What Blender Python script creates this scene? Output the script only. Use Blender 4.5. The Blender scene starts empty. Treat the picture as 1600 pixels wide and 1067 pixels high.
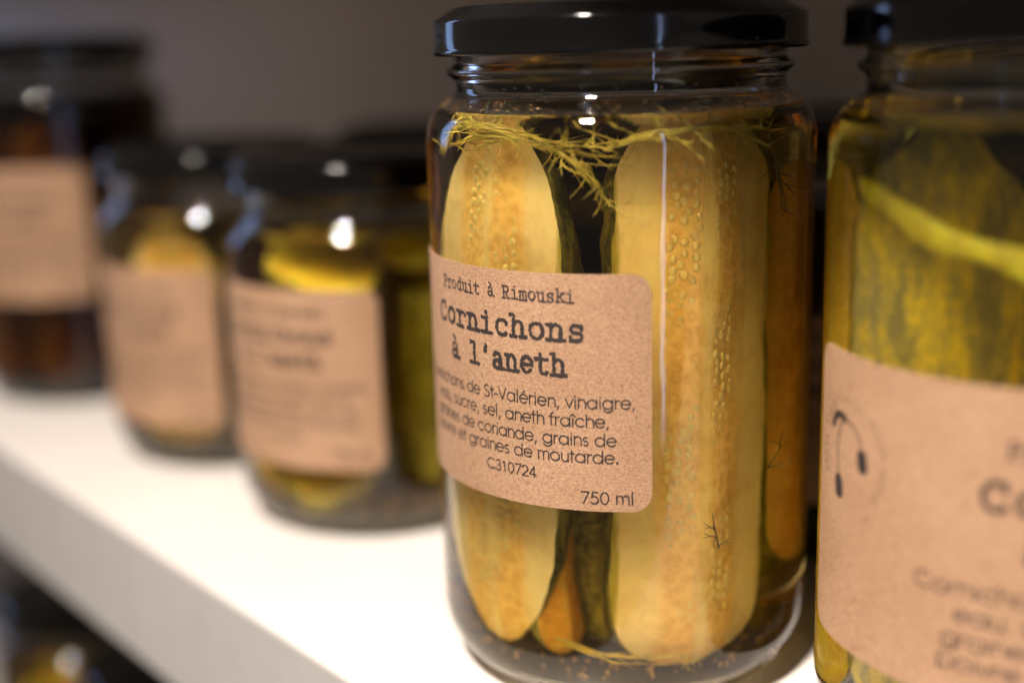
import bpy, math, random
import numpy as np
from mathutils import Vector, Matrix

# ------------------------------------------------------------------ camera, world, lamps, exposure
SC = bpy.context.scene
COL = SC.collection
MM = 0.001
PI = math.pi
random.seed(7)

CAM_POS = Vector((212.188, -206.254, 144.428)) * MM
CF = Vector((-0.75479078, 0.61521489, -0.22759946))
CR = Vector((0.63654055, 0.77074979, -0.02758437))
CU = Vector((-0.15845191, 0.16569671, 0.97336406))
cam = bpy.data.cameras.new('camera')
camo = bpy.data.objects.new('camera', cam)
COL.objects.link(camo)
camo.matrix_world = Matrix(((CR.x, CU.x, -CF.x, CAM_POS.x), (CR.y, CU.y, -CF.y, CAM_POS.y),
                            (CR.z, CU.z, -CF.z, CAM_POS.z), (0, 0, 0, 1)))
cam.sensor_fit = 'HORIZONTAL'
cam.sensor_width = 36.0
cam.lens = 1995.38 / 1600 * 36
cam.clip_start = 0.01
cam.clip_end = 50
cam.dof.use_dof = True
cam.dof.focus_distance = 0.2680
cam.dof.aperture_fstop = 3.3
cam.dof.aperture_blades = 0
SC.camera = camo

w = bpy.data.worlds.new('World')
SC.world = w
w.use_nodes = True
bg = w.node_tree.nodes['Background']
bg.inputs[0].default_value = (1.0, 0.86, 0.74, 1)
bg.inputs[1].default_value = 0.16

def lamp(name, loc, target, size, power, color, size_y=None, shape=None):
    l = bpy.data.lights.new(name, 'AREA')
    l.shape = shape or ('RECTANGLE' if size_y else 'DISK')
    l.size = size
    if size_y:
        l.size_y = size_y
    l.energy = power
    l.color = color
    o = bpy.data.objects.new(name, l)
    COL.objects.link(o)
    o.location = loc
    d = Vector(target) - Vector(loc)
    o.rotation_euler = d.to_track_quat('-Z', 'Y').to_euler()
    return o

# warm ceiling light in front of the shelf and the cool windows at both ends of the room
k = lamp('ceiling_light', (0.20, -0.62, 1.17), (0.06, 0, 0.05), 0.14, 8.8, (1.0, 0.87, 0.76))
k.data.spread = math.radians(75)
lamp('window_right', (3.0, -1.09, 0.35), (0, 0, 0.1), 0.12, 6.0, (0.46, 0.60, 1.0), size_y=2.6)
lamp('window_left', (-3.2, -0.70, 0.75), (0, 0, 0.1), 0.5, 7.5, (0.34, 0.53, 1.0), size_y=1.4)

SC.view_settings.view_transform = 'Standard'
SC.view_settings.look = 'None'
SC.view_settings.exposure = 0.0
SC.view_settings.gamma = 1.0
SC.render.engine = 'CYCLES'
cy = SC.cycles
cy.max_bounces = 24
cy.transmission_bounces = 20
cy.glossy_bounces = 8
cy.diffuse_bounces = 4
cy.transparent_max_bounces = 16
cy.caustics_reflective = False
cy.caustics_refractive = True
cy.sample_clamp_indirect = 0
cy.use_denoising = True
try:
    cy.denoiser = 'OPENIMAGEDENOISE'
    cy.denoising_prefilter = 'ACCURATE'
except Exception:
    pass

# ------------------------------------------------------------------ object helpers
def link(o):
    COL.objects.link(o)
    return o

def tag(o, label=None, cat=None, group=None, kind=None):
    if label: o['label'] = label
    if cat: o['category'] = cat
    if group: o['group'] = group
    if kind: o['kind'] = kind
    return o

def thing(name, label, cat, loc=(0, 0, 0), rotz=0.0, group=None):
    o = link(bpy.data.objects.new(name, None))
    o.empty_display_size = 0.02
    o.location = loc
    o.rotation_euler = (0, 0, rotz)
    return tag(o, label, cat, group)

def mesh(name, verts, faces, mats, smooth=True, mat_idx=None):
    m = bpy.data.meshes.new(name)
    m.from_pydata([(v[0] * MM, v[1] * MM, v[2] * MM) for v in verts], [], faces)
    for k in (mats if isinstance(mats, (list, tuple)) else [mats]):
        m.materials.append(k)
    if smooth:
        m.polygons.foreach_set('use_smooth', [True] * len(m.polygons))
    if mat_idx is not None:
        m.polygons.foreach_set('material_index', mat_idx)
    m.update()
    return m

def obj(name, m, parent=None):
    o = link(bpy.data.objects.new(name, m))
    if parent:
        o.parent = parent
    return o

def lathe(name, prof, mats, seg=96, idx=None, close=False):
    """prof: list of (r, z) bottom->top outside; r==0 ends become poles."""
    verts, faces, mi = [], [], []
    rings = []
    for r, z in prof:
        if r < 1e-6:
            rings.append([len(verts)]); verts.append((0, 0, z))
        else:
            rings.append(list(range(len(verts), len(verts) + seg)))
            for k in range(seg):
                a = 2 * PI * k / seg
                verts.append((r * math.cos(a), r * math.sin(a), z))
    n = len(rings)
    for i in range(n if close else n - 1):
        A, B = rings[i], rings[(i + 1) % n]
        for k in range(seg):
            k2 = (k + 1) % seg
            if len(A) == 1 and len(B) == 1:
                continue
            if len(A) == 1:
                f = (A[0], B[k2], B[k])
            elif len(B) == 1:
                f = (A[k], A[k2], B[0])
            else:
                f = (A[k], A[k2], B[k2], B[k])
            faces.append(f)
            mi.append(idx[i] if idx else 0)
    return mesh(name, verts, faces, mats, True, mi)

def arc(cx, cz, rx, rz, a0, a1, n):
    return [(cx + rx * math.cos(math.radians(a0 + (a1 - a0) * k / n)),
             cz + rz * math.sin(math.radians(a0 + (a1 - a0) * k / n))) for k in range(n + 1)]

# ------------------------------------------------------------------ materials
def mat(name):
    m = bpy.data.materials.new(name)
    m.use_nodes = True
    nt = m.node_tree
    return m, nt, nt.nodes, nt.links, nt.nodes.get('Principled BSDF')

def ramp(N, stops, interp='LINEAR'):
    r = N.new('ShaderNodeValToRGB')
    r.color_ramp.interpolation = interp
    e = r.color_ramp.elements
    while len(e) > 1:
        e.remove(e[0])
    e[0].position = stops[0][0]; e[0].color = (*stops[0][1], 1)
    for p, c in stops[1:]:
        k = e.new(p); k.color = (*c, 1)
    return r

def noise(N, L, vec, scale, detail=4, rough=0.55, dist=0.0):
    n = N.new('ShaderNodeTexNoise')
    n.inputs['Scale'].default_value = scale
    n.inputs['Detail'].default_value = detail
    n.inputs['Roughness'].default_value = rough
    n.inputs['Distortion'].default_value = dist
    if vec is not None:
        L.new(vec, n.inputs['Vector'])
    return n

def glass_mat(name, ior, color=(1, 1, 1), absorb=None, density=0.0, rough=0.0, wavy=0.0, flat_flip=False):
    m, nt, N, L, b = mat(name)
    N.remove(b)
    g = N.new('ShaderNodeBsdfGlass')
    g.inputs['IOR'].default_value = ior
    g.inputs['Color'].default_value = (*color, 1)
    g.inputs['Roughness'].default_value = rough
    out = N['Material Output']
    L.new(g.outputs[0], out.inputs['Surface'])
    if wavy:
        tc = N.new('ShaderNodeTexCoord')
        mp = N.new('ShaderNodeMapping')
        mp.inputs['Scale'].default_value = (1, 1, 0.35)
        L.new(tc.outputs['Object'], mp.inputs[0])
        n = noise(N, L, mp.outputs[0], 90, 2)
        bp = N.new('ShaderNodeBump')
        bp.inputs['Strength'].default_value = wavy
        bp.inputs['Distance'].default_value = 0.0006
        L.new(n.outputs[0], bp.inputs['Height'])
        L.new(bp.outputs[0], g.inputs['Normal'])
    if absorb:
        v = N.new('ShaderNodeVolumeAbsorption')
        v.inputs['Color'].default_value = (*absorb, 1)
        v.inputs['Density'].default_value = density
        L.new(v.outputs[0], out.inputs['Volume'])
    return m

M = {}
M['glass'] = glass_mat('jar_glass', 1.5, (0.985, 0.99, 0.985), wavy=0.25)
M['water'] = glass_mat('water_drop', 1.33)
M['glass_base'] = glass_mat('stippled_glass_base', 1.5, (0.985, 0.99, 0.985), rough=0.45)

def brine_mats(name, absorb, density):
    """one liquid: against glass on the sides and floor, against air on its level top"""
    m = glass_mat(name, 1.34, absorb=absorb, density=density)
    N, L = m.node_tree.nodes, m.node_tree.links
    g = [n for n in N if n.type == 'BSDF_GLASS'][0]
    geo = N.new('ShaderNodeNewGeometry')
    sp = N.new('ShaderNodeSeparateXYZ'); L.new(geo.outputs['True Normal'], sp.inputs[0])
    bf = N.new('ShaderNodeMath'); bf.operation = 'MULTIPLY_ADD'      # undo the flip of normals seen from inside
    bf.inputs[1].default_value = -2.0; bf.inputs[2].default_value = 1.0
    L.new(geo.outputs['Backfacing'], bf.inputs[0])
    nz = N.new('ShaderNodeMath'); nz.operation = 'MULTIPLY'
    L.new(sp.outputs[2], nz.inputs[0]); L.new(bf.outputs[0], nz.inputs[1])
    up = N.new('ShaderNodeMath'); up.operation = 'GREATER_THAN'; up.inputs[1].default_value = 0.25
    L.new(nz.outputs[0], up.inputs[0])
    io = N.new('ShaderNodeMath'); io.operation = 'MULTIPLY_ADD'
    io.inputs[1].default_value = 1.34 - 1.34 / 1.5; io.inputs[2].default_value = 1.34 / 1.5
    L.new(up.outputs[0], io.inputs[0]); L.new(io.outputs[0], g.inputs['IOR'])
    return [m]

M['brine'] = brine_mats('amber_brine', (0.98, 0.81, 0.18), 34)
M['brine_olive'] = brine_mats('olive_brine', (0.93, 0.80, 0.22), 42)
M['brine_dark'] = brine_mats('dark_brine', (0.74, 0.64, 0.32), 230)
M['brine_yellow'] = brine_mats('yellow_brine', (0.96, 0.86, 0.25), 32)

def lid_mat():
    m, nt, N, L, b = mat('black_lacquered_tin')
    tc = N.new('ShaderNodeTexCoord')
    n = noise(N, L, tc.outputs['Object'], 220, 5)
    r = ramp(N, [(0.3, (0.06,) * 3), (0.75, (0.13,) * 3)])
    L.new(n.outputs[0], r.inputs[0])
    L.new(r.outputs[0], b.inputs['Roughness'])
    b.inputs['Base Color'].default_value = (0.002, 0.002, 0.0022, 1)
    b.inputs['IOR'].default_value = 1.5
    # a few dust specks
    v = N.new('ShaderNodeTexVoronoi'); v.inputs['Scale'].default_value = 330
    L.new(tc.outputs['Object'], v.inputs['Vector'])
    d = ramp(N, [(0.0, (0.5, 0.45, 0.4)), (0.035, (0.3, 0.28, 0.26)), (0.06, (0.002, 0.002, 0.0022))])
    L.new(v.outputs['Distance'], d.inputs[0])
    n2 = noise(N, L, tc.outputs['Object'], 60, 1)
    k = ramp(N, [(0.60, (0, 0, 0)), (0.64, (1, 1, 1))])
    L.new(n2.outputs[0], k.inputs[0])
    mx = N.new('ShaderNodeMixRGB')
    mx.inputs[1].default_value = (0.002, 0.002, 0.0022, 1)
    L.new(k.outputs[0], mx.inputs[0]); L.new(d.outputs[0], mx.inputs[2])
    L.new(mx.outputs[0], b.inputs['Base Color'])
    return m
M['lid'] = lid_mat()

def kraft_mat():
    m, nt, N, L, b = mat('kraft_paper')
    tc = N.new('ShaderNodeTexCoord')
    o = tc.outputs['Object']
    n1 = noise(N, L, o, 45, 4)
    r1 = ramp(N, [(0.3, (0.325, 0.194, 0.113)), (0.72, (0.392, 0.243, 0.150))])
    L.new(n1.outputs[0], r1.inputs[0])
    # fibres: two stretched fine noises in different directions
    fib = []
    for rot, sc in ((0.6, (1500, 1500, 3600)), (-0.9, (1700, 1700, 3000))):
        mp = N.new('ShaderNodeMapping')
        mp.inputs['Rotation'].default_value = (rot, rot * 0.6, 0)
        mp.inputs['Scale'].default_value = sc
        L.new(o, mp.inputs[0])
        fib.append(noise(N, L, mp.outputs[0], 1.0, 3, 0.6, 0.6))
    ad = N.new('ShaderNodeMath'); ad.operation = 'ADD'
    L.new(fib[0].outputs[0], ad.inputs[0]); L.new(fib[1].outputs[0], ad.inputs[1])
    rf = ramp(N, [(0.36, (0.62, 0.57, 0.55)), (0.5, (1.0, 1.0, 1.0)), (0.64, (1.32, 1.36, 1.40))])
    hf = N.new('ShaderNodeMath'); hf.operation = 'MULTIPLY'; hf.inputs[1].default_value = 0.5
    L.new(ad.outputs[0], hf.inputs[0]); L.new(hf.outputs[0], rf.inputs[0])
    mul = N.new('ShaderNodeMixRGB'); mul.blend_type = 'MULTIPLY'; mul.inputs[0].default_value = 1.0
    L.new(r1.outputs[0], mul.inputs[1]); L.new(rf.outputs[0], mul.inputs[2])
    # darker flecks
    n3 = noise(N, L, o, 520, 2, 0.5)
    r3 = ramp(N, [(0.66, (1, 1, 1)), (0.78, (0.62, 0.52, 0.47))])
    L.new(n3.outputs[0], r3.inputs[0])
    m2 = N.new('ShaderNodeMixRGB'); m2.blend_type = 'MULTIPLY'; m2.inputs[0].default_value = 0.8
    L.new(mul.outputs[0], m2.inputs[1]); L.new(r3.outputs[0], m2.inputs[2])
    L.new(m2.outputs[0], b.inputs['Base Color'])
    b.inputs['Roughness'].default_value = 0.75
    b.inputs['Specular IOR Level'].default_value = 0.25
    bp = N.new('ShaderNodeBump'); bp.inputs['Strength'].default_value = 0.5; bp.inputs['Distance'].default_value = 0.00008
    L.new(hf.outputs[0], bp.inputs['Height']); L.new(bp.outputs[0], b.inputs['Normal'])
    return m
M['kraft'] = kraft_mat()

def ink_mat():
    m, nt, N, L, b = mat('black_ink')
    tc = N.new('ShaderNodeTexCoord')
    n = noise(N, L, tc.outputs['Object'], 1500, 3)
    r = ramp(N, [(0.35, (0.020, 0.014, 0.014)), (0.62, (0.030, 0.021, 0.019)), (0.8, (0.07, 0.042, 0.03))])
    L.new(n.outputs[0], r.inputs[0]); L.new(r.outputs[0], b.inputs['Base Color'])
    b.inputs['Roughness'].default_value = 0.7
    return m
M['ink'] = ink_mat()

def plain(name, col, rough=0.5, sss=0.0, var=0.25, scale=300):
    m, nt, N, L, b = mat(name)
    tc = N.new('ShaderNodeTexCoord')
    n = noise(N, L, tc.outputs['Object'], scale, 3)
    r = ramp(N, [(0.3, tuple(c * (1 - var) for c in col)), (0.7, tuple(min(1, c * (1 + var)) for c in col))])
    L.new(n.outputs[0], r.inputs[0]); L.new(r.outputs[0], b.inputs['Base Color'])
    b.inputs['Roughness'].default_value = rough
    if sss:
        b.inputs['Subsurface Weight'].default_value = sss
        b.inputs['Subsurface Radius'].default_value = (1, 0.6, 0.2)
        b.inputs['Subsurface Scale'].default_value = 0.002
    return m
def shelf_mat():
    m, nt, N, L, b = mat('white_melamine')
    tc = N.new('ShaderNodeTexCoord')
    n = noise(N, L, tc.outputs['Object'], 14, 5)
    r = ramp(N, [(0.3, (0.555, 0.53, 0.505)), (0.7, (0.605, 0.585, 0.56))])
    L.new(n.outputs[0], r.inputs[0]); L.new(r.outputs[0], b.inputs['Base Color'])
    b.inputs['Roughness'].default_value = 0.42
    n2 = noise(N, L, tc.outputs['Object'], 900, 3)
    bp = N.new('ShaderNodeBump'); bp.inputs['Strength'].default_value = 0.15; bp.inputs['Distance'].default_value = 0.0001
    L.new(n2.outputs[0], bp.inputs['Height']); L.new(bp.outputs[0], b.inputs['Normal'])
    return m
M['shelf'] = shelf_mat()
M['edge'] = plain('shaded_shelf_edge', (0.45, 0.435, 0.425), 0.45, var=0.04, scale=60)  # front edge painted darker than the board for the weaker light it gets

def wall_mat():
    m, nt, N, L, b = mat('grey_brown_panel')
    tc = N.new('ShaderNodeTexCoord')
    n = noise(N, L, tc.outputs['Object'], 6, 5)
    r = ramp(N, [(0.3, (0.58, 0.455, 0.34)), (0.7, (0.66, 0.525, 0.40))])
    L.new(n.outputs[0], r.inputs[0]); L.new(r.outputs[0], b.inputs['Base Color'])
    b.inputs['Roughness'].default_value = 0.45
    return m
M['wall'] = wall_mat()

def flesh_mat(name, rim, mid, core, line, half_w):
    """cut cucumber flesh: colour zones across the cut face (object x), streaked along its length"""
    m, nt, N, L, b = mat(name)
    tc = N.new('ShaderNodeTexCoord')
    o = tc.outputs['Object']
    sx = N.new('ShaderNodeSeparateXYZ'); L.new(o, sx.inputs[0])
    mp = N.new('ShaderNodeMapping'); mp.inputs['Scale'].default_value = (260, 260, 38)
    L.new(o, mp.inputs[0])
    n = noise(N, L, mp.outputs[0], 1.0, 4, 0.6)
    ab = N.new('ShaderNodeMath'); ab.operation = 'ABSOLUTE'; L.new(sx.outputs[0], ab.inputs[0])
    nm = N.new('ShaderNodeMath'); nm.operation = 'MULTIPLY'; nm.inputs[1].default_value = 1 / (half_w * MM)
    L.new(ab.outputs[0], nm.inputs[0])
    j = N.new('ShaderNodeMath'); j.operation = 'MULTIPLY_ADD'; j.inputs[1].default_value = 0.30
    L.new(n.outputs[0], j.inputs[0]); L.new(nm.outputs[0], j.inputs[2])
    jh = N.new('ShaderNodeMath'); jh.operation = 'MULTIPLY'; jh.inputs[1].default_value = 0.5
    L.new(j.outputs[0], jh.inputs[0])
    r = ramp(N, [(0.0, line), (0.085, line), (0.15, core), (0.27, core), (0.40, mid), (0.535, mid), (0.58, rim), (0.70, rim)])
    r.color_ramp.interpolation = 'EASE'
    L.new(jh.outputs[0], r.inputs[0])
    mv = N.new('ShaderNodeMapping'); mv.inputs['Scale'].default_value = (440, 70, 390)
    L.new(o, mv.inputs[0])
    dn = noise(N, L, o, 300, 2)
    va = N.new('ShaderNodeMixRGB'); va.blend_type = 'ADD'; va.inputs[0].default_value = 0.55
    L.new(mv.outputs[0], va.inputs[1]); L.new(dn.outputs['Color'], va.inputs[2])
    vo = N.new('ShaderNodeTexVoronoi'); vo.feature = 'SMOOTH_F1'; vo.inputs['Scale'].default_value = 1.0
    vo.inputs['Smoothness'].default_value = 0.35
    L.new(va.outputs[0], vo.inputs['Vector'])
    cell = ramp(N, [(0.0, (1.04, 1.02, 0.98)), (0.16, (1.0, 0.97, 0.90)), (0.30, (0.92, 0.85, 0.70)), (0.45, (0.97, 0.94, 0.86)), (0.62, (1.06, 1.06, 1.06))])
    L.new(vo.outputs['Distance'], cell.inputs[0])
    band = ramp(N, [(0.07, (0, 0, 0)), (0.15, (1, 1, 1)), (0.25, (1, 1, 1)), (0.39, (0, 0, 0))])
    L.new(jh.outputs[0], band.inputs[0])
    n2 = noise(N, L, o, 95, 6, 0.68, 0.4)
    r2 = ramp(N, [(0.28, (0.80, 0.74, 0.62)), (0.5, (0.98, 0.96, 0.92)), (0.72, (1.05, 1.05, 1.06))])
    L.new(n2.outputs[0], r2.inputs[0])
    mul = N.new('ShaderNodeMixRGB'); mul.blend_type = 'MULTIPLY'; mul.inputs[0].default_value = 1.0
    L.new(r.outputs[0], mul.inputs[1]); L.new(r2.outputs[0], mul.inputs[2])
    mc = N.new('ShaderNodeMixRGB'); mc.blend_type = 'MULTIPLY'
    L.new(band.outputs[0], mc.inputs[0]); L.new(mul.outputs[0], mc.inputs[1]); L.new(cell.outputs[0], mc.inputs[2])
    L.new(mc.outputs[0], b.inputs['Base Color'])
    b.inputs['Roughness'].default_value = 0.5
    b.inputs['IOR'].default_value = 1.38
    b.inputs['Specular IOR Level'].default_value = 0.15
    b.inputs['Subsurface Weight'].default_value = 0.5
    b.inputs['Subsurface Radius'].default_value = (1.0, 0.7, 0.25)
    b.inputs['Subsurface Scale'].default_value = 0.004
    vb = N.new('ShaderNodeMath'); vb.operation = 'MULTIPLY'
    L.new(vo.outputs['Distance'], vb.inputs[0]); L.new(band.outputs[0], vb.inputs[1])
    hs = N.new('ShaderNodeMath'); hs.operation = 'MULTIPLY_ADD'; hs.inputs[1].default_value = 0.7
    L.new(n.outputs[0], hs.inputs[0]); L.new(vb.outputs[0], hs.inputs[2])
    bp = N.new('ShaderNodeBump'); bp.inputs['Strength'].default_value = 0.6; bp.inputs['Distance'].default_value = 0.0007
    L.new(hs.outputs[0], bp.inputs['Height']); L.new(bp.outputs[0], b.inputs['Normal'])
    return m
M['flesh'] = flesh_mat('pickle_flesh', (0.50, 0.43, 0.08), (0.98, 0.81, 0.43), (0.95, 0.66, 0.235), (0.97, 0.76, 0.34), 16.5)
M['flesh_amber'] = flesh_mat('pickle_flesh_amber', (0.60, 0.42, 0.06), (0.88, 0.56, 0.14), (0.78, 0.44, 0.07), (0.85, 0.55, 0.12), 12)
M['flesh_yellow'] = flesh_mat('pickle_flesh_yellow', (0.66, 0.50, 0.03), (0.95, 0.74, 0.08), (0.90, 0.64, 0.05), (0.92, 0.70, 0.08), 15)

def skin_mat(name, dark, light, bump=0.9):
    m, nt, N, L, b = mat(name)
    tc = N.new('ShaderNodeTexCoord')
    o = tc.outputs['Object']
    mp = N.new('ShaderNodeMapping'); mp.inputs['Scale'].default_value = (1, 1, 0.22)
    L.new(o, mp.inputs[0])
    n = noise(N, L, mp.outputs[0], 240, 5, 0.65)
    n2 = noise(N, L, o, 620, 3, 0.6)
    ad = N.new('ShaderNodeMath'); ad.operation = 'MULTIPLY_ADD'; ad.inputs[1].default_value = 0.35
    L.new(n2.outputs[0], ad.inputs[0]); L.new(n.outputs[0], ad.inputs[2])
    r = ramp(N, [(0.56, dark), (0.69, tuple((a + c) / 2 for a, c in zip(dark, light))), (0.80, light)])
    L.new(ad.outputs[0], r.inputs[0]); L.new(r.outputs[0], b.inputs['Base Color'])
    b.inputs['Roughness'].default_value = 0.35
    b.inputs['Specular IOR Level'].default_value = 0.3
    bp = N.new('ShaderNodeBump'); bp.inputs['Strength'].default_value = bump; bp.inputs['Distance'].default_value = 0.0008
    L.new(n2.outputs[0], bp.inputs['Height']); L.new(bp.outputs[0], b.inputs['Normal'])
    return m
M['skin'] = skin_mat('pickle_skin', (0.050, 0.050, 0.009), (0.36, 0.32, 0.055))
M['skin_yellow'] = skin_mat('pickle_skin_yellow', (0.20, 0.17, 0.02), (0.50, 0.40, 0.05))
M['mottled'] = skin_mat('mottled_yellow', (0.34, 0.30, 0.12), (0.95, 0.72, 0.05), 0.4)
M['skin_amber'] = skin_mat('pickle_skin_amber', (0.10, 0.035, 0.006), (0.42, 0.17, 0.03))

M['seed'] = plain('cucumber_seed', (0.96, 0.71, 0.29), 0.5, 0.4, var=0.12)
M['seed'].node_tree.nodes['Principled BSDF'].inputs['Specular IOR Level'].default_value = 0.1
M['seed_core'] = plain('cucumber_seed_core', (0.80, 0.60, 0.26), 0.3)
M['dill'] = plain('dill_leaf', (0.58, 0.45, 0.06), 0.45, var=0.45, scale=160)
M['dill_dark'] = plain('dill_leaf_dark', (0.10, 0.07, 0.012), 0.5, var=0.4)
M['mustard'] = plain('mustard_seed', (0.45, 0.27, 0.09), 0.45, var=0.5, scale=120)

# ------------------------------------------------------------------ setting: shelf, lower shelf, back wall
def slab(name, x0, x1, y0, y1, z0, z1, m, bev=1.2):
    """rectangular board with a rounded front edge profile swept along x"""
    prof = [(y1, z0), (y1, z1)]
    pr = arc(y0 + bev, z1 - bev, bev, bev, 90, 180, 5) + arc(y0 + bev, z0 + bev, bev, bev, 180, 270, 5)
    prof = [(y1, z1)] + pr + [(y1, z0)]
    n = len(prof)
    verts = [(x0, a, b) for a, b in prof] + [(x1, a, b) for a, b in prof]
    faces = [(i, i + n, (i + 1) % n + n, (i + 1) % n) for i in range(n)]
    faces += [tuple(range(n)), tuple(range(2 * n - 1, n - 1, -1))]
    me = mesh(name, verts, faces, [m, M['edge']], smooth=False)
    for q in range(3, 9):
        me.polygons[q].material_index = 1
    o = obj(name, me)
    return o

WALL_Y = 190.0
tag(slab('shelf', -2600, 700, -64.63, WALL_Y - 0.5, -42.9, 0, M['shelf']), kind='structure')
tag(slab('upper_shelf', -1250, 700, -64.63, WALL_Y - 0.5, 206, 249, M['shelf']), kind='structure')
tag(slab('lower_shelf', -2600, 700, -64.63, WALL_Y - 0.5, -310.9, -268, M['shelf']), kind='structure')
tag(obj('wall', mesh('wall', [(-3000, WALL_Y, -500), (900, WALL_Y, -500), (900, WALL_Y, 1200), (-3000, WALL_Y, 1200),
                              (-3000, WALL_Y + 20, -500), (900, WALL_Y + 20, -500), (900, WALL_Y + 20, 1200), (-3000, WALL_Y + 20, 1200)],
                     [(0, 1, 2, 3), (7, 6, 5, 4), (0, 4, 5, 1), (1, 5, 6, 2), (2, 6, 7, 3), (3, 7, 4, 0)], M['wall'], smooth=False)), kind='structure')

# ------------------------------------------------------------------ jars
RJ = 44.0     # body radius
RI = 41.6     # inner radius

def jar_profiles(dz):
    """outer profile, inner profile and liquid level for a jar whose upper part is shifted by dz"""
    outer = [(0, 2.0), (18, 1.8), (26, 1.2), (30.5, 0.4), (32.4, 0.05)]
    outer += arc(32.4, 14.6, 11.6, 14.55, -90, 0, 14)[1:]
    outer += [(44.0, 18), (44.0, 30), (44.0, 60 + dz * 0.4), (44.0, 95 + dz), (44.0, 116 + dz), (44.0, 122.5 + dz)]
    outer += [(43.9, 124.6 + dz), (43.5, 126.6 + dz), (42.8, 128.4 + dz), (41.6, 130.2 + dz), (40.1, 131.6 + dz), (38.5, 132.6 + dz),
              (37.6, 133.4 + dz), (37.3, 134.4 + dz), (37.3, 136.4 + dz), (37.8, 137.0 + dz), (38.9, 137.7 + dz), (39.2, 138.4 + dz),
              (38.9, 139.1 + dz), (37.8, 139.8 + dz), (37.4, 140.4 + dz), (37.4, 148.0 + dz), (36.8, 149.2 + dz), (35.8, 149.6 + dz)]
    level = 129.4 + dz
    inner_top = [(34.9, 149.0 + dz), (34.7, 147 + dz), (34.7, 136 + dz), (35.1, 134.2 + dz), (36.4, 132.4 + dz), (38.2, 130.8 + dz), (39.5, level)]
    brine = [(0, 5.2), (18, 5.0), (27, 4.7)] + arc(30.6, 16.0, 11.0, 11.5, -90, 0, 10)
    brine += [(RI, 30), (RI, 60 + dz * 0.4), (RI, 95 + dz), (RI, 118 + dz), (41.5, 122.5 + dz), (41.35, 124.6 + dz), (41.05, 126.4 + dz), (40.75, 127.6 + dz), (40.4, 128.2 + dz), (39.5, level)]
    nside = len(brine) - 1
    brine += [(39.2, level - 0.45), (38.6, level - 0.8), (37.6, level - 1.05), (35, level - 1.15), (20, level - 1.15), (0, level - 1.15)]
    idx = [0] * nside + [1] * 6
    return outer, inner_top, brine, idx

def LID(dz):
    return [(r, z + dz) for r, z in [
        (36.5, 141.9), (41.3, 141.85), (41.9, 142.1), (42.1, 142.6), (41.9, 143.1), (41.7, 143.6), (41.65, 146), (41.65, 148.7),
        (41.55, 149.2), (41.3, 149.5), (40.9, 149.75), (37.2, 152.0), (36.6, 152.2), (35.9, 152.1), (35.2, 151.5), (34.4, 151.1),
        (33.0, 150.95), (24, 150.95), (23.2, 151.25), (0, 151.25)]]

JM = {}
def jar_mesh(kind, dz, brine_key):
    outer, inner, brine, idx = jar_profiles(dz)
    if ('g', dz) not in JM:
        JM[('g', dz)] = lathe('jar_glass', outer + inner, [M['glass'], M['glass_base']], 128, [1] * 6 + [0] * (len(outer + inner) - 7))
        JM[('l', dz)] = lathe('jar_lid', LID(dz), M['lid'], 128)
    k = ('b', dz, brine_key)
    if k not in JM:
        JM[k] = lathe('brine', brine, M[brine_key], 128)
    return JM[('g', dz)], JM[('l', dz)], JM[k]

# ---- labels: a sheet of kraft paper wrapped on the glass; s = arc length from the text centre
def label_mesh(s0, s1, z0, z1, rad=4.0, r=RJ + 0.12, th=0.22):
    cols = [s0 + rad * (1 - math.cos(PI / 2 * k / 6)) for k in range(7)]
    n = max(20, int((s1 - s0) / 1.5))
    cols += [s0 + rad + (s1 - s0 - 2 * rad) * k / n for k in range(1, n)]
    cols += [s1 - rad * (1 - math.sin(PI / 2 * k / 6)) - 0 for k in range(0, 7)]
    cols[-7:] = [s1 - rad + rad * math.sin(PI / 2 * k / 6) for k in range(7)]
    rows = 10
    verts, faces = [], []
    def pt(s, z, rr):
        a = s / RJ
        return (rr * math.cos(a), rr * math.sin(a), z)
    for layer, rr in ((0, r + th), (1, r)):
        for s in cols:
            d = max(0.0, s0 + rad - s, s - (s1 - rad))
            cut = rad - math.sqrt(max(0.0, rad * rad - d * d))
            for j in range(rows + 1):
                verts.append(pt(s, z0 + cut + (z1 - z0 - 2 * cut) * j / rows, rr))
    nc = len(cols); R1 = rows + 1; off = nc * R1
    for i in range(nc - 1):
        for j in range(rows):
            a, b, c, d = i * R1 + j, (i + 1) * R1 + j, (i + 1) * R1 + j + 1, i * R1 + j + 1
            faces.append((a, b, c, d)); faces.append((off + d, off + c, off + b, off + a))
        for j in (0, rows):
            a, b = i * R1 + j, (i + 1) * R1 + j
            faces.append((a, off + a, off + b, b) if j == 0 else (b, off + b, off + a, a))
    for i in (0, nc - 1):
        for j in range(rows):
            a, b = i * R1 + j, i * R1 + j + 1
            faces.append((a, b, off + b, off + a) if i == 0 else (b, a, off + a, off + b))
    m = mesh('label', verts, faces, M['kraft'], True)
    m.set_sharp_from_angle(angle=math.radians(40))
    return m

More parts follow.
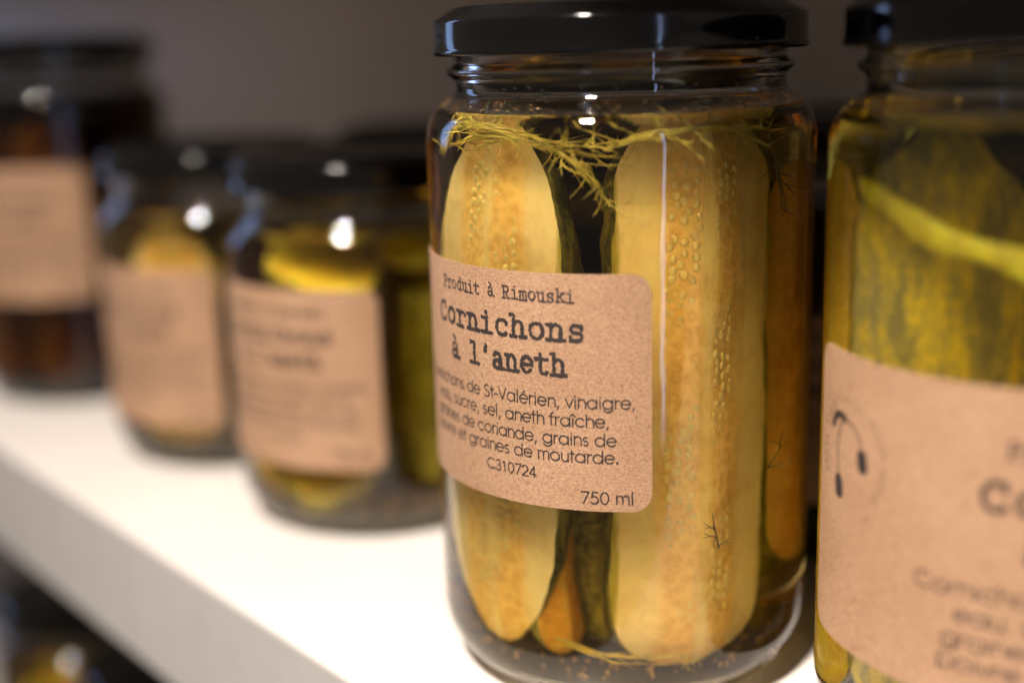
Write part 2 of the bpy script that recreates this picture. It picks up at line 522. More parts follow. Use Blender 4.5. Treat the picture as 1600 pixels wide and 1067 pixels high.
# ---- lettering: strokes -> distance field -> contour mesh
def A_(cx, cy_, rx, ry, a0, a1, n=14):
    return [(cx + rx * math.cos(math.radians(a0 + (a1 - a0) * k / n)), cy_ + ry * math.sin(math.radians(a0 + (a1 - a0) * k / n))) for k in range(n + 1)]
O_ = lambda cx, cy_, rx, ry: A_(cx, cy_, rx, ry, 0, 360, 22)
r36 = 0.36
def nar(x, r=0.27, top=0.72): return A_(x + r, top - r, r, r, 180, 0, 10) + [(x + 2 * r, 0)]
SANS = {   # geometric sans: (advance, strokes), baseline 0, x height .72, capital 1
 'o': (.88, [O_(.42, .36, .36, .36)]),
 'a': (.90, [O_(.42, .36, .36, .36), [(.78, .72), (.78, 0)]]),
 'd': (.90, [O_(.42, .36, .36, .36), [(.78, 1.04), (.78, 0)]]),
 'p': (.90, [O_(.46, .36, .36, .36), [(.10, .72), (.10, -.28)]]),
 'g': (.90, [O_(.42, .36, .36, .36), [(.78, .72), (.78, .0)] + A_(.44, .0, .34, .28, 0, -160, 10)]),
 'e': (.86, [A_(.42, .36, .36, .36, 0, 318, 20), [(.06, .37), (.78, .37)]]),
 'c': (.80, [A_(.42, .36, .36, .36, 44, 316, 18)]),
 'n': (.72, [[(.10, .72), (.10, 0)], nar(.10)]),
 'h': (.72, [[(.10, 1.04), (.10, 0)], nar(.10)]),
 'm': (1.06, [[(.10, .72), (.10, 0)], nar(.10, .215), nar(.53, .215)]),
 'r': (.46, [[(.10, .72), (.10, 0)], A_(.34, .44, .24, .26, 180, 70, 8)]),
 'u': (.72, [[(.10, .72), (.10, .27)] + A_(.35, .26, .25, .27, 180, 360, 10) + [(.60, .72)], [(.60, .3), (.60, 0)]]),
 'i': (.28, [[(.13, .72), (.13, 0)], [(.13, .95), (.13, .97)]]),
 'l': (.28, [[(.13, 1.04), (.13, 0)]]),
 't': (.42, [[(.18, .98), (.18, 0)], [(.02, .70), (.36, .70)]]),
 'f': (.42, [A_(.32, .86, .16, .18, 75, 180, 8) + [(.16, 0)], [(.0, .70), (.36, .70)]]),
 's': (.56, [A_(.26, .53, .17, .17, 50, 270, 10) + A_(.26, .18, .19, .18, 90, -140, 10)]),
 'v': (.66, [[(.04, .72), (.33, 0), (.62, .72)]]),
 'S': (.72, [A_(.34, .75, .23, .24, 40, 270, 12) + A_(.34, .25, .27, .26, 90, -150, 12)]),
 'C': (1.0, [A_(.54, .5, .48, .5, 45, 315, 22)]),
 'V': (.82, [[(.04, 1.0), (.40, 0), (.76, 1.0)]]),
 ',': (.34, [[(.18, .06), (.10, -.18)]]),
 '.': (.34, [O_(.14, .06, .05, .05)]),
 '-': (.44, [[(.06, .36), (.36, .36)]]),
 ' ': (.38, []),
 '0': (.72, [O_(.34, .5, .28, .5)]),
 '1': (.62, [[(.12, .82), (.30, 1.0), (.30, 0)]]),
 '2': (.72, [A_(.34, .70, .27, .30, 165, -25, 12) + [(.06, .0), (.64, .0)]]),
 '3': (.72, [A_(.32, .75, .22, .25, 140, -90, 12) + A_(.32, .25, .27, .26, 90, -150, 12)]),
 '4': (.72, [[(.50, 0), (.50, 1.0), (.04, .24), (.66, .24)]]),
 '5': (.72, [[(.58, 1.0), (.22, 1.0), (.14, .56)] + A_(.32, .32, .29, .32, 120, -145, 14)]),
 '7': (.68, [[(.06, 1.0), (.62, 1.0), (.22, 0)]]),
}
SANS['é'] = (.86, SANS['e'][1] + [[(.36, .84), (.52, 1.04)]])
SANS['î'] = (.30, [[(.13, .72), (.13, 0)], [(-.06, .84), (.13, 1.02), (.32, .84)]])
def bar(x0, x1, y): return [(x0, y), (x1, y)]
TYPE = {   # slab typewriter letters in a unit-wide cell, x height .78, capital 1.03
 'C': [A_(.52, .51, .36, .50, 42, 318, 18), [(.80, .74), (.80, .98)], [(.80, .10), (.78, .2)]],
 'P': [[(.28, 0), (.28, 1.02)], bar(.10, .50, 0), [(.10, 1.02), (.58, 1.02)] + A_(.58, .76, .26, .26, 90, -90, 10) + [(.28, .5)]],
 'R': [[(.26, 0), (.26, 1.02)], bar(.08, .46, 0), [(.08, 1.02), (.56, 1.02)] + A_(.56, .77, .25, .25, 90, -90, 10) + [(.26, .52)], [(.52, .52), (.76, .0), (.94, 0)]],
 'o': [O_(.5, .39, .34, .38)],
 'r': [bar(.12, .64, 0), [(.36, 0), (.36, .76)], bar(.12, .36, .76), A_(.62, .50, .26, .26, 180, 50, 8) + [(.84, .60)]],
 'n': [[(.24, 0), (.24, .76)], bar(.06, .42, 0), bar(.06, .24, .76), A_(.49, .50, .25, .27, 180, 0, 10) + [(.74, 0)], bar(.58, .94, 0)],
 'm': [[(.16, 0), (.16, .76)], bar(.04, .28, 0), bar(.04, .16, .76), A_(.33, .58, .17, .19, 180, 0, 8) + [(.50, 0)], bar(.42, .60, 0),
       A_(.67, .58, .17, .19, 180, 0, 8) + [(.84, 0)], bar(.76, .98, 0)],
 'i': [bar(.16, .86, 0), [(.52, 0), (.52, .74)], bar(.22, .52, .74), [(.50, 1.02), (.50, 1.04)], [(.49, 1.0), (.52, 1.02)]],
 'c': [A_(.52, .39, .34, .38, 42, 318, 16), [(.78, .56), (.76, .66)]],
 'h': [[(.24, 0), (.24, 1.06)], bar(.06, .42, 0), bar(.04, .24, 1.06), A_(.49, .50, .25, .27, 180, 0, 10) + [(.74, 0)], bar(.58, .94, 0)],
 's': [A_(.48, .57, .25, .19, 25, 265, 12) + A_(.50, .20, .28, .20, 90, -160, 12), [(.74, .58), (.74, .76)], [(.21, .20), (.21, .02)]],
 'a': [O_(.40, .21, .25, .20), A_(.42, .52, .25, .25, 155, 0, 10) + [(.67, .12), (.76, .02), (.94, .02)]],
 'l': [bar(.14, .88, 0), [(.52, 0), (.52, 1.06)], bar(.20, .52, 1.06)],
 "'": [[(.52, 1.06), (.48, .74)], [(.55, 1.06), (.50, .80)]],
 'e': [A_(.5, .39, .34, .38, 0, 318, 18), bar(.16, .84, .41)],
 't': [[(.40, 1.0), (.40, .22)] + A_(.61, .22, .21, .21, 180, 330, 8), bar(.12, .80, .74)],
 'd': [O_(.42, .37, .28, .37), [(.70, 1.06), (.70, 0)], bar(.50, .70, 1.06), bar(.70, .92, 0)],
 'u': [[(.06, .76), (.24, .76), (.24, .26)] + A_(.48, .26, .24, .25, 180, 360, 10) + [(.72, .76)], bar(.54, .72, .76), [(.72, .3), (.72, 0), (.94, 0)]],
 'k': [[(.22, 0), (.22, 1.06)], bar(.04, .40, 0), bar(.04, .22, 1.06), [(.80, .74), (.26, .34)], bar(.60, .94, .74), [(.42, .46), (.76, 0)], bar(.58, .96, 0)],
 ' ': [],
}
TYPE['à'] = TYPE['a'] + [[(.30, 1.14), (.52, .94)]]

def layout_sans(text, x, z, cap, center=None, right=None, track=1.0):
    adv = [SANS[c][0] * track for c in text]
    tot = sum(adv) * cap
    if center is not None: x = center - tot / 2
    if right is not None: x = right - tot
    out = []
    for c, a in zip(text, adv):
        for st in SANS[c][1]:
            out.append([(x + px * cap, z + py * cap) for px, py in st])
        x += a * cap
    return out

def layout_fit(text, x0, x1, z, cap, track_extra=0.0):
    """sans line scaled horizontally to run from x0 to x1"""
    tot = sum(SANS[c][0] for c in text)
    kx = (x1 - x0) / tot
    out = []; x = x0
    for c in text:
        for st in SANS[c][1]:
            out.append([(x + px * kx, z + py * cap) for px, py in st])
        x += SANS[c][0] * kx
    return out

def layout_type(text, x0, z, adv, hs, rng, wob=0.0):
    out = []
    for k, c in enumerate(text):
        dx, dz = rng.uniform(-wob, wob), rng.uniform(-wob, wob)
        for st in TYPE[c]:
            out.append([(x0 + k * adv + px * adv + dx, z + py * hs + dz) for px, py in st])
    return out

def smooth_noise(shape, cell, rng):
    h, wd = shape
    gh, gw = h // cell + 3, wd // cell + 3
    g = rng.standard_normal((gh, gw))
    yy = np.arange(h) / cell; xx = np.arange(wd) / cell
    y0 = yy.astype(int); x0 = xx.astype(int)
    fy = (yy - y0)[:, None]; fx = (xx - x0)[None, :]
    fy = fy * fy * (3 - 2 * fy); fx = fx * fx * (3 - 2 * fx)
    return (g[y0][:, x0] * (1 - fy) * (1 - fx) + g[y0 + 1][:, x0] * fy * (1 - fx) + g[y0][:, x0 + 1] * (1 - fy) * fx + g[y0 + 1][:, x0 + 1] * fy * fx)

def ink_mesh(name, groups, cell, r, s_per_rad=RJ, rough=0.0, seed=1, mapper=None):
    """groups: list of (strokes, half stroke width). One contour-filled sheet of ink on the cylinder of radius r."""
    rng = np.random.default_rng(seed)
    verts, faces = [], []
    def pt(s, z):
        a = s / s_per_rad
        return (r * math.cos(a), r * math.sin(a), z)
    mp = mapper or pt
    for strokes, hw in groups:
        P = np.array([p for st in strokes for p in st])
        lo = P.min(0) - hw * 2.5 - cell * 2; hi = P.max(0) + hw * 2.5 + cell * 2
        nx = int((hi[0] - lo[0]) / cell) + 2; ny = int((hi[1] - lo[1]) / cell) + 2
        F = np.full((ny, nx), 9.0)
        for st in strokes:
            for (ax, ay), (bx, by) in zip(st[:-1], st[1:]):
                i0 = max(0, int((min(ax, bx) - lo[0] - hw * 2) / cell) - 1); i1 = min(nx, int((max(ax, bx) - lo[0] + hw * 2) / cell) + 3)
                j0 = max(0, int((min(ay, by) - lo[1] - hw * 2) / cell) - 1); j1 = min(ny, int((max(ay, by) - lo[1] + hw * 2) / cell) + 3)
                X = lo[0] + cell * np.arange(i0, i1)[None, :]; Y = lo[1] + cell * np.arange(j0, j1)[:, None]
                dx, dy = bx - ax, by - ay
                t = np.clip(((X - ax) * dx + (Y - ay) * dy) / (dx * dx + dy * dy + 1e-12), 0, 1)
                d = np.hypot(X - ax - t * dx, Y - ay - t * dy)
                F[j0:j1, i0:i1] = np.minimum(F[j0:j1, i0:i1], d)
        F = F - hw
        if rough:
            F = F + smooth_noise(F.shape, max(2, int(hw * 0.8 / cell)), rng) * hw * rough + smooth_noise(F.shape, max(3, int(hw * 3 / cell)), rng) * hw * rough * 0.6
        ins = F < 0
        full = ins[:-1, :-1] & ins[1:, :-1] & ins[:-1, 1:] & ins[1:, 1:]
        anyi = ins[:-1, :-1] | ins[1:, :-1] | ins[:-1, 1:] | ins[1:, 1:]
        for j in range(ny - 1):
            row = full[j]
            if not anyi[j].any(): continue
            z0, z1 = lo[1] + j * cell, lo[1] + (j + 1) * cell
            i = 0
            idxs = np.flatnonzero(row)
            if len(idxs):
                br = np.flatnonzero(np.diff(idxs) > 1)
                starts = np.r_[idxs[0], idxs[br + 1]]; ends = np.r_[idxs[br], idxs[-1]]
                for a, b in zip(starts, ends):
                    while a <= b:
                        e = min(b, a + 24)
                        s0, s1 = lo[0] + a * cell, lo[0] + (e + 1) * cell
                        k = len(verts)
                        verts += [mp(s0, z0), mp(s1, z0), mp(s1, z1), mp(s0, z1)]
                        faces.append((k, k + 1, k + 2, k + 3))
                        a = e + 1
            for i in np.flatnonzero(anyi[j] & ~row):
                c = [(i, j), (i + 1, j), (i + 1, j + 1), (i, j + 1)]
                v = [F[q[1], q[0]] for q in c]
                poly = []
                for q in range(4):
                    a, b = c[q], c[(q + 1) % 4]; va, vb = v[q], v[(q + 1) % 4]
                    if va < 0: poly.append(a)
                    if (va < 0) != (vb < 0):
                        t = va / (va - vb); poly.append((a[0] + (b[0] - a[0]) * t, a[1] + (b[1] - a[1]) * t))
                if len(poly) >= 3:
                    k = len(verts)
                    verts += [mp(lo[0] + q[0] * cell, lo[1] + q[1] * cell) for q in poly]
                    faces.append(tuple(range(k, k + len(poly))))
    return mesh(name, verts, faces, M['ink'], smooth=False)

RINK = RJ + 0.12 + 0.22 + 0.05
rngp = random.Random(4)
def text_groups(zoff=0.0, full=True):
    S = 27.8
    g = []
    g.append((layout_type('Produit à Rimouski', -46.5 + S, 93.05 + zoff, 2.075, 2.45, rngp, 0.12), 0.19))
    g.append((layout_type('Cornichons', -49.6 + S, 85.15 + zoff, 4.27, 4.25, rngp, 0.06), 0.42))
    g.append((layout_type("à l'aneth", -43.6 + S, 77.75 + zoff, 3.62, 4.25, rngp, 0.06), 0.42))
    b = []
    b += layout_fit('Cornichons de St-Valérien, vinaigre,', -57.6 + S, 3.0 + S, 71.05 + zoff, 2.55)
    b += layout_fit('eau, sucre, sel, aneth fraîche,', -51.9 + S, -2.3 + S, 67.05 + zoff, 2.55)
    b += layout_fit('graines de coriande, grains de', -53.4 + S, -0.9 + S, 63.05 + zoff, 2.55)
    b += layout_fit('poivre et graines de moutarde.', -53.8 + S, -0.4 + S, 59.35 + zoff, 2.55)
    b += layout_fit('C310724', -31.5 + S, -18.3 + S, 55.05 + zoff, 2.3)
    b += layout_fit('750 ml', -8.7 + S, 2.5 + S, 50.45 + zoff, 2.55)
    g.append((b, 0.148))
    return g
INK_MAIN = ink_mesh('lettering', text_groups(), 0.055, RINK, rough=0.22)
INK_FAR = ink_mesh('lettering_far', text_groups(-73.8), 0.16, RINK, rough=0.0, seed=3)   # same print, centred on z = 0

def logo_groups():
    g = []
    c = (-58.2, 10.1)
    ring = []
    for k in range(30):
        a = math.radians(-40 + 260 * k / 29)
        r0, r1 = 9.6, 11.2
        if k % 6 != 5:
            ring.append([(c[0] + r0 * math.cos(a), c[1] + r0 * math.sin(a)), (c[0] + r1 * math.cos(a + 0.05), c[1] + r1 * math.sin(a + 0.05))])
    g.append((ring, 0.10))
    tip = (c[0] - 1.6, c[1] + 6.6)
    q3 = lambda p0, p1, p2: [((1 - t) ** 2 * p0[0] + 2 * t * (1 - t) * p1[0] + t * t * p2[0], (1 - t) ** 2 * p0[1] + 2 * t * (1 - t) * p1[1] + t * t * p2[1]) for t in [k / 10 for k in range(11)]]
    g.append(([q3(tip, (c[0] + 3.8, c[1] + 6.0), (c[0] + 4.5, c[1] + 1.2)), q3(tip, (c[0] - 5.6, c[1] + 3.0), (c[0] - 3.4, c[1] - 5.6))], 0.2))
    g.append(([q3(tip, (c[0] - 5.0, c[1] + 8.0), (c[0] - 6.4, c[1] + 4.4))], 0.75))
    g.append(([[(c[0] + 4.4, c[1] + 0.7), (c[0] + 4.7, c[1] - 1.1)]], 1.45))
    g.append(([[(c[0] - 3.4, c[1] - 6.4), (c[0] - 3.1, c[1] - 8.2)]], 1.55))
    return g
INK_BIG = ink_mesh('lettering_large', [([[(x * 1.35, z * 1.2 - 6.0) for x, z in st] for st in g_], hw * 1.2) for g_, hw in text_groups(-73.8)], 0.2, RINK, seed=6)
INK_LOGO = ink_mesh('emblem', logo_groups(), 0.16, RINK, rough=0.0, seed=5)

LBL = {}
def add_label(jar, az, z0, z1, s0=-66.0, s1=34.0, main=False, logo=False, zs=1.0):
    k = (s0, s1, z1 - z0)
    h = (z1 - z0) / 2
    if k not in LBL:
        LBL[k] = label_mesh(s0, s1, -h, h)
    l = obj('label', LBL[k], jar)
    l.location = (0, 0, (z0 + z1) / 2 * MM)
    l.rotation_euler = (0, 0, math.radians(az))
    if main:
        t = obj('lettering', INK_MAIN, l)
        t.location = (0, 0, -(z0 + z1) / 2 * MM)
    else:
        t = obj('lettering', INK_BIG if logo else INK_FAR, l)
        t.scale = (1, 1, zs)
    if logo:
        obj('emblem', INK_LOGO, l)
    return l

def make_jar(label, x, y, dz, brine_key, z=0.0, group=None):
    j = thing('pickle_jar', label, 'jar', (x * MM, y * MM, z * MM), 0, group)
    g, l, b = jar_mesh('', dz, brine_key)
    obj('glass', g, j); obj('lid', l, j); obj('brine', b, j)
    return j

# ------------------------------------------------------------------ pickles
def half_profile(t, shape):
    """radius factor along the length t in 0..1 of a whole gherkin"""
    a, b = shape[:2]
    e = shape[2] if len(shape) > 2 else 2.2
    f = 1.0
    if t < a: f = math.sqrt(max(0.0, 1 - ((a - t) / a) ** e))
    if t > 1 - b: f = math.sqrt(max(0.0, 1 - ((t - 1 + b) / b) ** e))
    return f

def ridge(u):
    """height of the cut face across its width: two planes meeting in a rounded ridge"""
    a = abs(u)
    return 1 - (math.sqrt(a * a + 0.03) - 0.1732) / (math.sqrt(1.03) - 0.1732)

def spear_meshes(length, r, ends, bend, seed, sector=90, cut_bulge=0.8, flesh='flesh', skin='skin', depth=1.0):
    """half gherkin standing on z=0: the cut face looks along +y, x runs across it. Returns flesh and skin meshes"""
    rng = random.Random(seed)
    nz, na, nf = 80, 16, 20
    ph = [rng.uniform(0, 6.28) for _ in range(6)]
    F, S, ff, sf = [], [], [], []
    for i in range(nz + 1):
        t = i / nz
        tt = 0.5 - 0.5 * math.cos(PI * t)
        z = tt * length
        k = max(0.02, half_profile(tt, ends))
        rr = r * k * (1 + 0.02 * math.sin(9 * tt + ph[0]) + 0.015 * math.sin(23 * tt + ph[1]) + 0.010 * math.sin(61 * tt + ph[5]) + rng.uniform(-0.008, 0.008))
        bx = bend[0] * math.sin(PI * tt); by = bend[1] * math.sin(PI * tt)
        wx = 0.35 * math.sin(14 * tt + ph[2])
        # cut face from left edge to right edge
        for q in range(nf + 1):
            u = -1 + 2 * q / nf
            y = cut_bulge * k * ridge(u) + 0.18 * math.sin(17 * tt + 5 * u + ph[3])
            F.append((bx + wx + u * rr, by + y, z))
        # skin from right edge round the back to the left edge
        for q in range(na + 1):
            a = PI * q / na
            bump = 1 + 0.02 * math.sin(31 * tt + 7 * a + ph[4]) * (1 if 0 < q < na else 0)
            S.append((bx + wx + rr * math.cos(a) * bump, by - depth * rr * math.sin(a) * bump + (0.18 * math.sin(17 * tt + 5 * (1 if q == 0 else -1) + ph[3]) if q in (0, na) else 0), z))
    for i in range(nz):
        for q in range(nf):
            a = i * (nf + 1) + q
            ff.append((a + 1, a, a + nf + 1, a + nf + 2))
        for q in range(na):
            a = i * (na + 1) + q
            sf.append((a + 1, a, a + na + 1, a + na + 2))
    # caps on the skin mesh ends
    for i in (0, nz):
        a = i * (na + 1)
        c = list(range(a, a + na + 1))
        sf.append(tuple(c if i == 0 else c[::-1]))
    fm = mesh('spear_flesh', F, ff, M[flesh])
    sm = mesh('spear_skin', S, sf, M[skin])
    return fm, sm

def seed_mesh():
    v, f = [], []
    nu, nv = 8, 5
    for j in range(nv + 1):
        ph = PI * j / nv
        for i in range(nu):
            th = 2 * PI * i / nu
            v.append((1.0 * math.sin(ph) * math.cos(th), 0.46 * math.sin(ph) * math.sin(th), 1.25 * math.cos(ph) * (1 - 0.12 * math.cos(ph))))
    for j in range(nv):
        for i in range(nu):
            f.append((j * nu + i, (j + 1) * nu + i, (j + 1) * nu + (i + 1) % nu, j * nu + (i + 1) % nu))
    return mesh('seed', v, f, M['seed'])
SEED = seed_mesh()

def spear_root(label, jar_xy, u, c, face_deg, z0, tilt, cam_az, group=None, jar_z=0.0, name='pickle_spear'):
    """place a spear in a jar: u = image-right offset, c = offset towards the camera, face_deg = turn of the cut face away from the camera"""
    ca, sa = math.cos(cam_az), math.sin(cam_az)
    x = jar_xy[0] + c * ca - u * sa
    y = jar_xy[1] + c * sa + u * ca
    o = link(bpy.data.objects.new(name, None))
    o.empty_display_size = 0.01
    o.location = (x * MM, y * MM, (z0 + jar_z) * MM)
    rz = cam_az + math.radians(face_deg) - PI / 2       # local +y -> face normal
    # tilt: (sideways lean in image-right direction, lean towards the camera), degrees
    lean = Matrix.Rotation(math.radians(tilt[0]), 4, Vector((ca, sa, 0))) @ Matrix.Rotation(math.radians(tilt[1]), 4, Vector((-sa, ca, 0)))
    o.rotation_mode = 'QUATERNION'
    o.rotation_quaternion = (lean @ Matrix.Rotation(rz, 4, 'Z')).to_quaternion()
    return tag(o, label, 'pickle', group)

def add_seeds(root, length, r, ends, bend, seed, bands=((-0.44, -0.08), (0.08, 0.46)), n=30, z0=0.12, z1=0.94, cut_bulge=0.8):
    """seeds bedded in staggered rows either side of the ridge, hardly proud of the flesh"""
    rng = random.Random(seed)
    for (a, b) in bands:
        for row in range(n):
            for col in range(3):
                tt = z0 + (z1 - z0) * (row + 0.5 * (col % 2) + rng.uniform(-.2, .2)) / n
                k = half_profile(min(1, max(0, tt)), ends)
                u = a + (b - a) * (0.18 + 0.32 * col + rng.uniform(-.07, .07)) + 0.02 * math.sin(tt * 20)
                if abs(u) > 0.8 * k or rng.random() < 0.10: continue
                s = obj('seed', SEED, root)
                s.location = ((bend[0] * math.sin(PI * tt) + u * r * k) * MM, (bend[1] * math.sin(PI * tt) + cut_bulge * k * ridge(u) - rng.uniform(0.20, 0.34)) * MM, tt * length * MM)
                sc = rng.uniform(0.75, 1.0)
                s.scale = (sc * rng.uniform(0.85, 1.0), sc, sc * rng.uniform(0.8, 1.0))
                slope = math.atan2(cut_bulge * k * (ridge(u + .02) - ridge(u - .02)), 0.04 * r)
                s.rotation_euler = (rng.uniform(-.12, .12), rng.uniform(-.4, .4), slope + rng.uniform(-.15, .15))

def spear(label, jar_xy, u, c, face, z0, tilt, cam_az, length, r, ends=(0.12, 0.12), bend=(0, 0), seed=1, flesh='flesh', skin='skin', seeds=0, group=None, jar_z=0.0, bands=None, bulge=0.8, depth=1.0):
    o = spear_root(label, jar_xy, u, c, face, z0, tilt, cam_az, group, jar_z)
    fm, sm = spear_meshes(length, r, ends, bend, seed, flesh=flesh, skin=skin, cut_bulge=bulge, depth=depth)
    obj('flesh', fm, o); obj('skin', sm, o)
    if seeds:
        add_seeds(o, length, r, ends, bend, seed, n=seeds, cut_bulge=bulge, **({'bands': bands} if bands else {}))
    return o

def tube(path, rad, verts, faces, n=4):
    base = len(verts)
    for i, p in enumerate(path):
        a = path[max(0, i - 1)]; b = path[min(len(path) - 1, i + 1)]
        d = Vector((b[0] - a[0], b[1] - a[1], b[2] - a[2]))
        if d.length < 1e-9: d = Vector((0, 0, 1))
        d.normalize()
        s = d.cross(Vector((0.31, 0.2, 0.93)))
        if s.length < 1e-4: s = d.cross(Vector((1, 0, 0)))
        s.normalize(); t = d.cross(s)
        rr = rad * (1 - 0.65 * i / (len(path) - 1))
        for k in range(n):
            an = 2 * PI * k / n
            q = Vector(p) + s * (rr * math.cos(an)) + t * (rr * math.sin(an))
            verts.append(tuple(q))
    for i in range(len(path) - 1):
        for k in range(n):
            faces.append((base + i * n + k, base + i * n + (k + 1) % n, base + (i + 1) * n + (k + 1) % n, base + (i + 1) * n + k))

def dill_sprig(label, pts, rad, nleaf, leaf_len, seed, m='dill', name='dill_sprig', spread=(1, 1, 0.45), strands=10):
    """one feathery sprig: a stem through pts (world mm) with thin forked leaflets"""
    rng = random.Random(seed)
    v, f = [], []
    P = [Vector(p) for p in pts]
    path = []
    for i in range(len(P) - 1):
        p0 = P[max(0, i - 1)]; p1 = P[i]; p2 = P[i + 1]; p3 = P[min(len(P) - 1, i + 2)]
        for k in range(6):
            t = k / 6
            path.append(0.5 * ((2 * p1) + (p2 - p0) * t + (2 * p0 - 5 * p1 + 4 * p2 - p3) * t * t + (3 * p1 - p0 - 3 * p2 + p3) * t ** 3))
    path.append(P[-1])
    tube(path, rad, v, f, 5)
    for _ in range(strands):
        i0 = rng.randrange(0, max(1, len(path) // 3)); i1 = rng.randrange(2 * len(path) // 3, len(path))
        of = Vector((rng.gauss(0, 1), rng.gauss(0, 1), rng.gauss(0, .7))) * 1.1
        p1, p2 = rng.uniform(0, 6), rng.uniform(0, 6)
        st = [path[q] + of * (0.5 + 0.6 * math.sin(p1 + 5 * q / len(path))) + Vector((math.sin(p2 + q * 0.7), math.cos(p1 + q * 0.6), 0.5 * math.sin(q * 0.8 + p1))) * 0.5 for q in range(i0, i1)]
        if len(st) > 3:
            tube(st, rad * rng.uniform(0.5, 0.9), v, f, 4)
    for _ in range(nleaf):
        i = rng.randrange(1, len(path) - 1)
        d = (path[i + 1] - path[i - 1]).normalized()
        side = Vector((rng.gauss(0, 1) * spread[0], rng.gauss(0, 1) * spread[1], rng.gauss(0, 1) * spread[2])).normalized()
        d2 = (d * rng.uniform(0.2, 0.9) + side).normalized()
        ln = leaf_len * rng.uniform(0.5, 1.2)
        b = path[i]
        cv = Vector((rng.gauss(0, .45), rng.gauss(0, .45), rng.gauss(-.1, .25)))
        leaf = [b + d2 * (ln * q / 4) + cv * ln * (q / 4) ** 2 for q in range(5)]
        tube(leaf, rad * 0.7, v, f, 4)
        if rng.random() < 0.6:
            d3 = (d2 + Vector((rng.gauss(0, .5), rng.gauss(0, .5), rng.gauss(0, .3)))).normalized()
            leaf2 = [leaf[2] + d3 * (ln * 0.55 * q / 3) for q in range(4)]
            tube(leaf2, rad * 0.55, v, f, 4)
    c = P[0]
    v = [(a[0] - c.x, a[1] - c.y, a[2] - c.z) for a in v]
    o = obj(name, mesh(name, v, f, M[m]))
    o.location = c * MM
    return tag(o, label, 'dill')

def grains(name, label, jar_xy, z, n, rmax, size, seed, m='mustard', jar_z=0):
    rng = random.Random(seed)
    v, f = [], []
    for _ in range(n):
        a = rng.uniform(0, 2 * PI); rr = rmax * math.sqrt(rng.random())
        c = (rr * math.cos(a), rr * math.sin(a), size + rng.random() * size * 0.8)
        s = size * rng.uniform(0.6, 1.1)
        b = len(v)
        v += [(c[0] + s, c[1], c[2]), (c[0] - s, c[1], c[2]), (c[0], c[1] + s, c[2]), (c[0], c[1] - s, c[2]), (c[0], c[1], c[2] + s), (c[0], c[1], c[2] - s)]
        for q in ((0, 2, 4), (2, 1, 4), (1, 3, 4), (3, 0, 4), (2, 0, 5), (1, 2, 5), (3, 1, 5), (0, 3, 5)):
            f.append(tuple(b + k for k in q))
    o = obj(name, mesh(name, v, f, M[m]))
    o.location = (jar_xy[0] * MM, jar_xy[1] * MM, (z + jar_z) * MM)
    return tag(o, label, 'seeds', kind='stuff')

def cam_az(xy):
    return math.atan2(CAM_POS.y / MM - xy[1], CAM_POS.x / MM - xy[0])

# ================================================================== the main jar
J1 = (0.0, 0.0)
j1 = make_jar('tall sharp glass jar of halved pickles with black lid, label reading 750 ml', *J1, 0, 'brine')
AZ1 = cam_az(J1)
add_label(j1, math.degrees(AZ1) - 27.8 / RJ * 180 / PI, 48.75, 98.9, main=True)

spear('pale halved pickle with seed rows, right of the sharp jar\'s label', J1, 12.0, 20.2, 31, 5.6, (-0.5, -1.0), AZ1, 121.5, 16.8, (0.13, 0.11), (0.5, 0.0), 11, seeds=44, bulge=8.0, depth=0.9)
spear('pale halved pickle behind the left half of the sharp jar\'s label', J1, -24.6, 17.0, -46, 9.0, (-1.0, 1.0), AZ1, 118.5, 17.2, (0.40, 0.26, 1.9), (-0.6, 0.0), 12, seeds=40, bands=((-0.42, -0.06), (0.06, 0.44)), bulge=4.0, depth=0.85)
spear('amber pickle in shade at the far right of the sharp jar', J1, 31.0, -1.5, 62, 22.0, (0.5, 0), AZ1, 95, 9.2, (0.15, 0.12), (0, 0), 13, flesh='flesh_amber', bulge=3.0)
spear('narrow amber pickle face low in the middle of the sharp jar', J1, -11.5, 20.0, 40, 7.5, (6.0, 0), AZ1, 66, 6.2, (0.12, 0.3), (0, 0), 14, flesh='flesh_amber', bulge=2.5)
spear('dark green pickle skin low in the middle of the sharp jar', J1, -3.0, 8.0, 172, 7.5, (3.0, 0), AZ1, 70, 9.5, (0.12, 0.2), (0, 0), 15)
spear('dark green pickle at the back right of the sharp jar', J1, 15.0, -22.0, 190, 10.0, (-1, 0), AZ1, 108, 12.0, (0.12, 0.2), (0, 0), 16)
spear('dark green pickle at the back left of the sharp jar', J1, -17.0, -21.0, 160, 10.0, (1, 0), AZ1, 106, 13.0, (0.12, 0.2), (0, 0), 17)
spear('thin amber pickle edge along the left wall of the sharp jar', J1, -36.0, -5.0, -95, 16.0, (0, 0), AZ1, 109, 6.0, (0.2, 0.12), (0, 0), 18, flesh='flesh_amber', skin='skin_amber')

